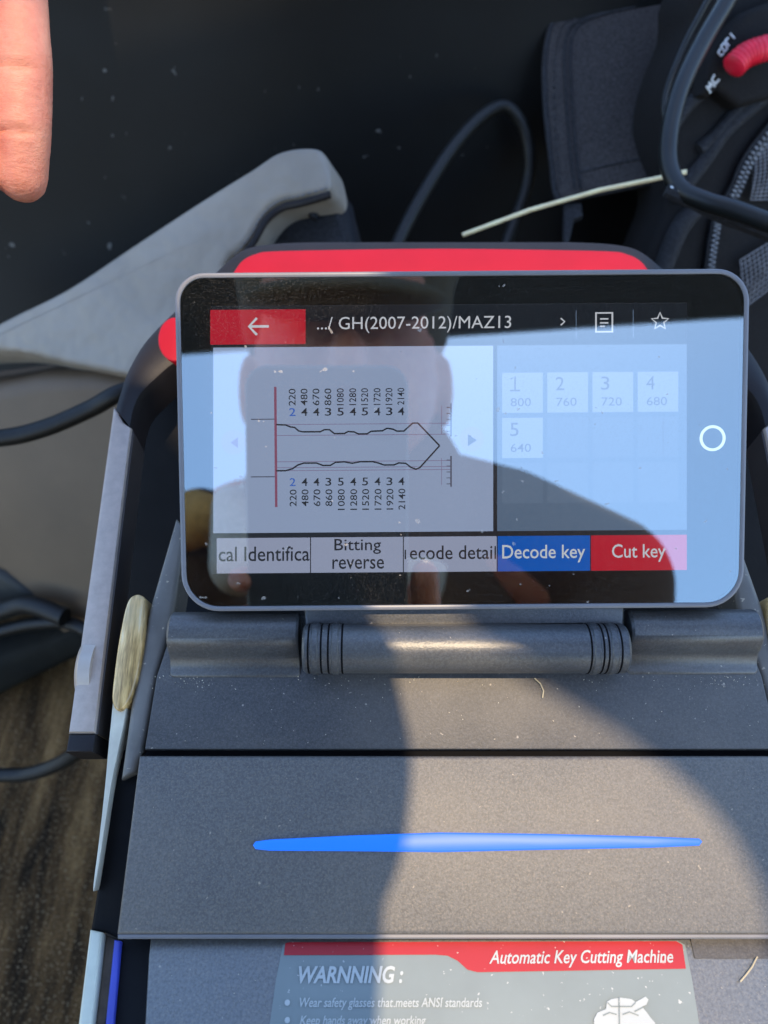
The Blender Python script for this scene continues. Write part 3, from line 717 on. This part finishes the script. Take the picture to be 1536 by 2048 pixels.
# grey-green slab at the left edge under the taupe panel
SP = Plane(ray(20, 1200, .43), (.3, .75, 1)); fs = Frame(SP, 20, 1200); m = MB()
m.add(prism(fs, loc_px(fs, [(-200, 1090), (0, 1150), (60, 1185), (95, 1215), (60, 1228), (0, 1240), (-200, 1260)]), 0, -.04, .004, 3))
tag(m.build('grey_case', pbr('case_grey', (.040, .043, .040), .6, spec=.3, var=.2)), 'grey rounded case corner at the left edge above the cables', 'case')
m = MB(); SP2 = Plane(ray(60, 1340, .45), (.2, .8, 1)); fs2 = Frame(SP2, 60, 1340)
m.add(prism(fs2, loc_px(fs2, [(-250, 1320), (-20, 1325), (90, 1285), (150, 1262), (200, 1300), (135, 1330), (0, 1395), (-250, 1480)]), 0, -.03, .006, 3))
tag(m.build('floor_mat', pbr('mat_rubber', (.009, .0095, .008), .8, spec=.15, var=.3)), 'dark rubber mat edge on the carpet under the cables', 'mat')

# ================================================================ tool bag
bgp = Plane(ray(1420, 330, .355), (-.25, .35, 1)); fbg = Frame(bgp, 1420, 330)
bag = empty('tool_bag', W(bgp.hit(1400, 600)), 'black nylon tool bag with open flap, zips and red cord behind the machine', 'tool bag')
m = MB()
bo = [(1440, -60), (1390, 60), (1345, 180), (1335, 300), (1345, 400), (1310, 500), (1290, 600), (1300, 760), (1400, 800), (1800, 800), (1800, -60)]
bm_poly = spline([V((*fbg.loc(*p), 0)) for p in bo], 4, True)
m.add(prism(fbg, bm_poly, .0, -.03, .008, 5)); m.build('bag_body', M['bag'], bag)
# rolled folds and seams on the bag
m = MB()
for px, rr in (([(1345, 400), (1400, 330), (1450, 260), (1530, 190)], .0035), ([(1300, 600), (1330, 520), (1355, 460), (1385, 420)], .0045), ([(1345, 250), (1375, 210), (1420, 170), (1460, 120)], .003), ([(1395, 300), (1430, 270), (1480, 215), (1560, 170)], .003)):
    m.add(tube([fbg.w(p.x, p.y, .0008) for p in spline([V((*fbg.loc(*q), 0)) for q in px], 8)], rr, 10))
m.build('fold', M['strap'], bag)
# the flap standing up at the left
flp = Plane(ray(1220, 200, .375), (.10, -.10, 1)); ffl = Frame(flp, 1220, 200)
fo = [(1100, 60), (1112, 36), (1140, 18), (1240, 0), (1330, -20), (1480, -60), (1480, 100), (1420, 330), (1340, 352), (1240, 372), (1160, 388), (1125, 398), (1112, 380), (1104, 320), (1094, 230), (1090, 130)]
fpoly = spline([V((*ffl.loc(*p), 0)) for p in fo], 5, True)
m = MB(); m.add(prism(ffl, fpoly, .0, -.006, .0022, 4)); flap = m.build('flap', M['flap'], bag)
m = MB(); m.add(tube([ffl.w(p.x, p.y, -.001) for p in spline([V((*ffl.loc(*q), 0)) for q in [(1340, 354), (1240, 375), (1160, 391), (1122, 398), (1110, 380), (1103, 320), (1093, 230), (1089, 130), (1099, 60), (1114, 34), (1142, 16), (1240, -3)]], 8)], .0013, 8)); m.build('piping', M['strap'], flap)
m = MB()
for sh in (0, 12):
    m.add(tube([ffl.w(p.x, p.y, .0003) for p in spline([V((*ffl.loc(u+sh, v_), 0)) for u, v_ in [(1150, 378), (1140, 300), (1132, 200), (1128, 110), (1134, 70), (1152, 46), (1200, 28), (1260, 14)]], 8)], .0007, 6))
m.add(tube([ffl.w(p.x, p.y, .0002) for p in spline([V((*ffl.loc(u, v_), 0)) for u, v_ in [(1160, 345), (1230, 328), (1320, 310)]], 6)], .0005, 6))
m.build('seam', M['strap'], flap)
m = MB()
sp = spline([V((*ffl.loc(u, v_), 0)) for u, v_ in [(1122, 370), (1112, 280), (1108, 160), (1114, 90), (1130, 48), (1180, 28)]], 12)
for i in range(0, len(sp)-1, 2): m.add(tube([ffl.w(sp[i].x, sp[i].y, .0002), ffl.w(sp[i+1].x, sp[i+1].y, .0002)], .0004, 5))
m.build('stitching', M['thread_dark'], flap)
# tabs hanging under the flap
m = MB(); m.add(prism(ffl, loc_px(ffl, [(1130, 400), (1165, 398), (1168, 425), (1150, 432), (1140, 480), (1128, 480)]), -.003, -.007, .001)); m.build('tab', M['strap'], bag)
# zips
def zipper(px, gap, name='zipper'):
    P = spline([V((*fbg.loc(*q), 0)) for q in px], 14)
    mm = MB(); mm.add(stroke(fbg, [(p.x, p.y) for p in P], gap*3.2, .0035)); mm.add(tube([fbg.w(p.x, p.y, .0020) for p in P], gap*1.3, 8)); z = mm.build(name, M['strap'], bag)
    mm = MB()
    for i in range(1, len(P)-1, 1):
        t = (P[i+1]-P[i-1]).normalized(); nn = V((-t.y, t.x, 0))
        for sd in (-1, 1):
            q = P[i] + nn*sd*gap*.55
            if i % 2 == (sd > 0): mm.add(tube([fbg.w(q.x-nn.x*gap*.4, q.y-nn.y*gap*.4, .0046), fbg.w(q.x+nn.x*gap*.4, q.y+nn.y*gap*.4, .0046)], .00055, 6))
    mm.build('zip_teeth', M['teeth'], z)
zipper([(1600, 190), (1540, 255), (1490, 320), (1460, 385), (1430, 440)], .0022)
zipper([(1425, 440), (1415, 500), (1408, 560)], .0016)
# net pocket with a crossed weave
m = MB()
def net(c4, nu, nv):
    a, b, c_, d = [V(fbg.loc(*q)) for q in c4]
    for i in range(nu+1):
        t = i/nu; p, q = a.lerp(b, t), d.lerp(c_, t); m.add(tube([fbg.w(*p, .004), fbg.w(*p.lerp(q, .5), .006), fbg.w(*q, .004)], .00035, 5))
    for j in range(nv+1):
        t = j/nv; p, q = a.lerp(d, t), b.lerp(c_, t); m.add(tube([fbg.w(*p, .004), fbg.w(*p.lerp(q, .5), .006), fbg.w(*q, .004)], .00035, 5))
net([(1470, 520), (1590, 440), (1590, 520), (1470, 620)], 14, 10)
net([(1500, 300), (1600, 250), (1600, 400), (1490, 400)], 12, 14)
m.build('net_pocket', M['mesh'], bag)
# red cord pull with a ribbed wrap, and the white stitched lettering round it
P = spline([W(ray(u, v_, .326)) for u, v_ in ((1462, 138), (1490, 112), (1530, 97), (1600, 80))], 14)
m = MB(); m.add(tube(P, [.0012, .0030, .0040, .0046]+[.0048+.0004*(i % 3 == 0) for i in range(len(P)-4)], 14)); m.build('zip_cord', M['cord_red'], bag)
m = MB(); fbd = Frame(Plane(ray(1470, 120, .3335), (-.25, .35, 1)), 1470, 120)
m.add(prism(fbd, loc_px(fbd, [(1436, 180), (1420, 195), (1402, 190), (1425, 110), (1460, 55), (1495, 20), (1600, -20), (1600, 180), (1480, 215)]), .0, -.012, .003)); bdg = m.build('badge_patch', M['bag'], bag)
m = MB()
glyphs = [((0, 0), (.1, 1), (.8, .9)), ((0, 0), (.1, 1), (.9, 1), (.8, 0), (0, 0)), ((.1, 0), (.1, 1), (.9, .9)), ((.5, 0), (.5, 1)), ((0, 0), (.2, 1), (.5, .4), (.8, 1), (1, 0)), ((.9, .9), (.1, .8), (.1, .1), (.9, 0))]
for gk, u, v_, du, dv, h in ((5, 1441, 114, 6, -8, 13), (1, 1448, 104, 7, -9, 13), (2, 1456, 93, 7, -9, 13), (3, 1464, 82, 7, -10, 13), (4, 1420, 186, 9, -13, 16), (5, 1430, 170, 8, -12, 16)):
    L = V(fbd.loc(u, v_)); Rr = V(fbd.loc(u+du, v_+dv)); ax = Rr-L; up = V((-ax.y, ax.x)).normalized()*h*.334/F_PX
    P_ = [L+ax*a+up*b for a, b in glyphs[gk]]
    for a, b in zip(P_[:-1], P_[1:]): m.add(tube([fbd.w(a.x, a.y, .0004), fbd.w(b.x, b.y, .0004)], .00042, 6))
m.build('lettering', M['thread'], bdg)
# white stitch dashes along the strap under the thick cable
P = spline([W(ray(u, v_, .30)) for u, v_ in ((1336, 372), (1390, 398), (1450, 428), (1500, 446), (1580, 478))], 16)
m = MB(); m.add(tube([p + WD(V((0, -.0006, .002))) for p in P], .0026, 8)); stp = m.build('strap', M['strap'], bag)
m = MB()
for i in range(2, len(P)-3, 5): m.add(tube(P[i:i+3], .00062, 6))
m.build('stitching', M['thread'], stp)
m = MB(); m.add(tube([W(ray(u, v_, .325)) for u, v_ in ((1362, 346), (1372, 344))], .0011, 10)); m.build('rivet', M['rod'], bag)

# ================================================================ hand hanging in at the upper left
D = .205
HS = D/.262
def hp(u, v_, d=D): return W(ray(u, v_, d))
k = D/F_PX
prims = []
def finger(pts, rads):
    for i in range(len(pts)-1): prims.append(('c', pts[i], pts[i+1], rads[i]*HS, rads[i+1]*HS))
finger([hp(22, -170, D+HS*.004), hp(38, -20, D-HS*.004), hp(46, 130, D-HS*.006), hp(47, 258, D-HS*.004), hp(45, 356, D)], [.0096, .0088, .0092, .0088, .0080])
finger([hp(-85, -190, D+HS*.004), hp(-72, -10, D-HS*.006), hp(-70, 190, D-HS*.010), hp(-72, 330, D-HS*.006), hp(-76, 440, D-HS*.001)], [.0106, .0098, .0096, .0090, .0080])
finger([hp(-195, -190, D+HS*.004), hp(-188, 10, D-HS*.008), hp(-190, 220, D-HS*.014), hp(-193, 370, D-HS*.010), hp(-198, 480, D-HS*.004)], [.0110, .0102, .0100, .0093, .0083])
finger([hp(-300, -180, D+HS*.004), hp(-302, 0, D-HS*.006), hp(-310, 180, D-HS*.012), hp(-316, 310, D-HS*.008), hp(-322, 405, D-HS*.003)], [.0110, .0102, .0098, .0090, .0082])
finger([hp(-300, -420, D+HS*.004), hp(-390, -330, D-HS*.016), hp(-440, -210, D-HS*.028), hp(-462, -100, D-HS*.034)], [.0150, .0125, .0112, .0095])
prims += [('e', hp(-135, -330, D+HS*.004), (HS*.043, HS*.046, HS*.0135), CAMROT), ('e', hp(-250, -400, D), (HS*.024, HS*.034, HS*.0170), CAMROT), ('e', hp(-30, -360, D), (HS*.018, HS*.040, HS*.0150), CAMROT)]
prims += [('c', hp(-140, -520, D+HS*.006), hp(-150, -640, D+HS*.010), HS*.026, HS*.027), ('c', hp(-150, -640, D+HS*.010), hp(-200, -1300, D+HS*.06), HS*.027, HS*.040)]
m = MB(); vs_, fc = remesh(prims, .0014, 5)
# press the two finger creases into the near finger
for (u, v_) in ((50, 132), (50, 262)):
    c0 = hp(u, v_, D)
    for p in vs_:
        q = p-CAM; d = q.dot(EF); pu = 768+q.dot(EX)/d*F_PX; pv = 1024-q.dot(EU)/d*F_PX
        if -12 < pu < 115 and abs(pv-(v_+8*math.sin((pu-45)/45))) < 9:
            p += EF*.0013*max(0, min(1, (88-pu)/45))*(1-(abs(pv-(v_+8*math.sin((pu-45)/45)))/9)**2)
m.add((vs_, fc)); hnd = m.build('person', M['skin'], None, 80)
tag(hnd, "person's bare hand and forearm hanging in at the upper left, fingertips down", 'person')

# ================================================================ photographer behind the camera, seen in the glass of the display
TN = TAB.n
def mir(u, v_, d):                                # a point seen in the display at pixel (u, v) and optical distance d -> its real place
    p = ray(u, v_, d); return p - 2*TN*(TN.dot(p-TAB.p))
def mw(u, v_, d): return W(mir(u, v_, d))
HD = .62
hk = HD/F_PX
ppl = empty('person', mw(700, 1500, .75), 'person in a brown jacket and cap holding a phone, mirrored in the display glass', 'person')
prims = [('e', mw(692, 640, HD+.02), (.0780, .110, .096), CAMROT), ('e', mw(696, 770, HD), (.0705, .085, .085), CAMROT), ('e', mw(695, 850, HD-.01), (.054, .050, .060), CAMROT),
         ('e', mw(695, 730, HD-.095), (.013, .026, .020), CAMROT), ('e', mw(660, 690, HD-.07), (.018, .010, .016), CAMROT), ('e', mw(730, 690, HD-.07), (.018, .010, .016), CAMROT),
         ('c', mw(700, 850, HD+.03), mw(705, 1010, HD+.05), .066, .072)]
for u, sg in ((496, -1), (888, 1)): prims.append(('e', mw(u, 785, HD+.02), (.0075, .030, .016), CAMROT))
# torso, shoulders, arms
prims += [('e', mw(720, 1230, HD+.10), (.150, .120, .085), CAMROT), ('e', mw(740, 1600, HD+.16), (.150, .26, .10), CAMROT),
          ('c', mw(500, 1080, HD+.08), mw(340, 1180, HD+.08), .055, .055), ('c', mw(930, 1085, HD+.08), mw(1210, 1190, HD+.08), .048, .052)]
le, re_ = mw(260, 1640, HD), mw(1200, 1720, HD-.02)
prims += [('c', mw(340, 1180, HD+.08), le, .052, .042), ('c', mw(1210, 1190, HD+.08), re_, .050, .041)]
# right hand under the phone: real (right, up, ahead) coordinates
wr = W((.035, -.160, -.045)); pal = W((.012, -.105, -.028))
prims += [('c', re_, wr, .040, .027), ('e', W((.006, -.112, -.026)), (.030, .042, .013), CAMROT), ('c', wr, pal, .027, .022)]
for k_, (yy, ln) in enumerate(((-.062, .0), (-.083, .004), (-.103, .002), (-.121, -.004))):
    a = W((-.030, yy-.004, -.028)); b = W((-.066-ln, yy, -.022)); c_ = W((-.0755, yy+.002, -.010)); d_ = W((-.0700, yy+.003, .0015))
    r0 = .0088 - .0006*k_
    prims += [('c', a, b, r0, r0*.95), ('c', b, c_, r0*.9, r0*.8), ('c', c_, d_, r0*.8, r0*.62)]
    prims.append(('c', W((.006, yy-.012, -.028)), a, .010, r0))
prims += [('c', W((.016, -.108, -.028)), W((.021, -.080, -.016)), .013, .0105), ('c', W((.021, -.080, -.016)), W((.0205, -.056, -.006)), .0105, .0080)]
# left arm hangs down with a relaxed hand
lw_ = mw(300, 2150, HD+.05)
prims += [('c', le, lw_, .040, .027)]
hdir = (lw_-le).normalized()
pc = lw_+hdir*.055
prims.append(('e', pc, (.036, .040, .016), CAMROT))
for k_ in range(4):
    s = pc + EX*(-.027+.018*k_) + hdir*.034; prims += [('c', s, s+hdir*.034+EF*.006, .0090, .0082), ('c', s+hdir*.034+EF*.006, s+hdir*.058+EF*.020, .0082, .0070)]
s = pc + EX*.030; prims += [('c', s-hdir*.02, s+EX*.018+hdir*.015, .012, .0095), ('c', s+EX*.018+hdir*.015, s+EX*.022+hdir*.042, .0095, .0075)]
# legs under the torso
for sx_ in (-1, 1):
    hipc = W(mir(740, 1800, HD+.2)); 
    hip = hipc + EX*.09*sx_; hip.z = max(hip.z, .30)
    kn = V((hip.x+.02*sx_, hip.y-.02, .16)); an = V((kn.x, kn.y-.20, .05)); 
    prims += [('c', hip, kn, .075, .055), ('c', kn, an, .052, .036), ('c', an, an+V((0, .10, -.012)), .034, .028)]
m = MB(); vs_, fc = remesh(prims, .0040, 4); m.add((vs_, fc)); m.build('body', M['skin'], ppl, 80)
jp = [('e', mw(720, 1240, HD+.10), (.166, .135, .098), CAMROT), ('e', mw(740, 1600, HD+.16), (.166, .25, .112), CAMROT),
      ('c', mw(640, 1060, HD+.09), mw(340, 1165, HD+.08), .058, .066), ('c', mw(860, 1030, HD+.085), mw(1010, 1055, HD+.08), .060, .054), ('c', mw(1010, 1055, HD+.08), mw(1205, 1165, HD+.08), .054, .062),
      ('c', mw(340, 1165, HD+.08), le, .066, .052), ('c', mw(1205, 1165, HD+.08), re_, .062, .050), ('c', re_, wr+(re_-wr)*.15, .050, .036), ('c', le, lw_+(le-lw_)*.12, .050, .036),
      ('c', mw(700, 930, HD+.04), mw(715, 1010, HD+.05), .084, .098), ('c', mw(402, 1030, HD+.05), mw(372, 1200, HD+.05), .024, .034)]
m = MB(); vs_, fc = remesh(jp, .0050, 4); m.add((vs_, fc)); m.build('jacket', M['jacket'], ppl, 80)
m = MB()
m.add(remesh([('c', mw(462, 1010, HD-.01), mw(480, 1130, HD-.03), .016, .024), ('e', mw(700, 1130, HD+.02), (.080, .075, .060), CAMROT), ('c', mw(500, 1000, HD+.03), mw(560, 1080, HD), .016, .030)], .0045, 4)); m.build('shirt', M['shirt'], ppl, 80)
m = MB(); m.add(remesh([('c', mw(388, 1012, HD+.02), mw(412, 1040, HD+.01), .015, .022), ('c', mw(412, 1040, HD+.01), mw(372, 1066, HD+.02), .020, .016), ('c', mw(380, 1020, HD+.02), mw(340, 1050, HD+.03), .016, .022)], .0045, 4)); m.build('sunlit_fold', M['sunlit_fold'], ppl, 80)  # tan fold on the shoulder: sunlight on the jacket put into the cloth colour
m = MB(); m.add(remesh([('e', mw(693, 600, HD+.035), (.0815, .108, .090), CAMROT), ('e', mw(693, 690, HD+.065), (.074, .10, .07), CAMROT)], .004, 3)); m.build('hair', M['hair'], ppl, 80)
m = MB(); m.add(remesh([('e', mw(692, 560, HD+.03), (.090, .120, .098), CAMROT), ('e', mw(692, 640, HD+.03), (.0865, .075, .100), CAMROT), ('e', mw(692, 500, HD+.03), (.098, .080, .09), CAMROT), ('e', mw(690, 600, HD-.08), (.072, .014, .060), CAMROT)], .004, 3)); m.build('cap', M['cap'], ppl, 80)
for u in (660, 730):
    m = MB(); m.add(remesh([('e', mw(u, 712, HD-.072), (.014, .008, .010), CAMROT)], .0015, 2)); m.build('eye', M['eye'], ppl, 80)
m = MB(); m.add(remesh([('e', mw(695, 815, HD-.062), (.024, .006, .012), CAMROT)], .0015, 2)); m.build('mouth', M['lip'], ppl, 80)

# the phone that takes the picture (lens just behind the viewpoint)
PH = Plane((0, 0, -.0012), (0, .045, 1))
fp = Frame(PH, 768, 1024); fp.o = V((0, 0, -.0012)); fp.n = PH.n.copy(); fp.x = V((-1, 0, 0)); fp.y = fp.x.cross(fp.n).normalized()
ph = empty('phone', W((-.029, -.11, -.006)), 'dark phone held upright in front of the face, mirrored in the display', 'phone')
m = MB(); m.add(prism(fp, rrect(-.0120, -.1150, .0690, .0490, .011, 8), .0, -.0085, .0018, 3)); bm_ = m.build('phone_body', M['phone'], ph)
m = MB()
for (x, y) in ((.0, .019), (.020, .032)): m.add(prism(fp, circle(x, y+.0001, .0070, 24), .0002, -.001, .0))
m.build('lens', M['phone_dark'], ph)
m = MB(); m.add(prism(fp, rrect(-.0100, -.1130, .0670, .0470, .009, 8), -.0086, -.0090, .0)); m.build('phone_display', M['phone_screen'], ph)

# ================================================================ raised tailgate over the photographer, its unseen opening shaped for the sun
ZT = -.62
tp = Plane((0, .3, ZT), (0, 0, 1)); ftg = Frame(tp, 768, 1024); ftg.o = V((0, 0, ZT)); ftg.x = V((1, 0, 0)); ftg.y = V((0, 1, 0)); ftg.n = V((0, 0, 1))
def onto(p):                                      # along the sunbeam from a point of the machine to the tailgate
    p = V(p); t = (ZT-p.z)/SUN.z; q = p + SUN*t; return V((q.x, q.y))
corner = [onto(FRO.hit(1640, 2040)), onto(LID.hit(1585, 1800)), onto(LID.hit(1540, 1655)), onto(LID.hit(1485, 1555)), onto(LID.hit(1420, 1480)), onto(LID.hit(1335, 1405)), onto(LID.hit(1240, 1340)), onto(TAB.hit(1130, 1240)), onto(TAB.hit(1010, 1160))]  # edge of the lit patch traced back along the sun
sun_gap = [V((.06, .236)), V((.205, .236))] + corner + [V((.102, .42)), V((.105, .455)), V((.12, .464)), V((.20, .466)), V((.208, .48)), V((.206, .55)), V((.19, .565)), V((.04, .565)), V((.028, .555)), V((.016, .532)), V((-.015, .530)), V((-.022, .52)), V((-.022, .46)), V((-.010, .448)), V((.034, .452)), V((.056, .43)), V((.058, .28))]  # made-up outline letting sun onto the lid, hand and red handle
tg = empty('tailgate', W((0, .45, ZT)), 'raised dark tailgate whose straight lower edge shows along the top of the display glass, its unseen opening cut to shape the sunlight', 'tailgate')
def on_gate(u, v_):                               # where the mirrored ray through a pixel meets the tailgate
    a = V(mir(u, v_, .4)); b = V(mir(u, v_, 1.4)); t = (ZT-a.z)/(b.z-a.z); return a + (b-a)*t
gA, gB = on_gate(365, 703), on_gate(1490, 628)
def edge_y(x): return gA.y + (gB.y-gA.y)*(x-gA.x)/(gB.x-gA.x)        # lower edge, slightly slanted
outer = [V((-.42, edge_y(-.42))), V((.60, edge_y(.60))), V((.60, .80)), V((.12, .72)), V((-.42, .66))]  # top edge raised to keep the bag flap out of the sun
def plate(outer, hole, z1, z0):
    me = MB(); 
    cu = bpy.data.curves.new('plate', 'CURVE'); cu.dimensions = '2D'; cu.fill_mode = 'BOTH'; cu.extrude = abs(z1-z0)/2; cu.bevel_depth = .002; cu.bevel_resolution = 1
    for P in (outer, hole):
        s = cu.splines.new('POLY'); s.points.add(len(P)-1); s.use_cyclic_u = True
        for q, pt in zip(P, s.points): pt.co = (q[0], q[1], 0, 1)
    ob = bpy.data.objects.new('plate', cu); col.objects.link(ob)
    mesh = bpy.data.meshes.new_from_object(ob.evaluated_get(bpy.context.evaluated_depsgraph_get()))
    r = ([ftg.w(v.co.x, v.co.y, v.co.z+(z1+z0)/2) for v in mesh.vertices], [list(p.vertices) for p in mesh.polygons])
    bpy.data.objects.remove(ob); bpy.data.curves.remove(cu); bpy.data.meshes.remove(mesh); return r
m = MB(); m.add(plate(outer, sun_gap, .0, -.03)); m.build('tailgate_panel', M['car'], tg)
m = MB(); m.add(flat(ftg, sun_gap, -.012), 0, False); m.build('sun_gap_pane', M['pane'], tg)
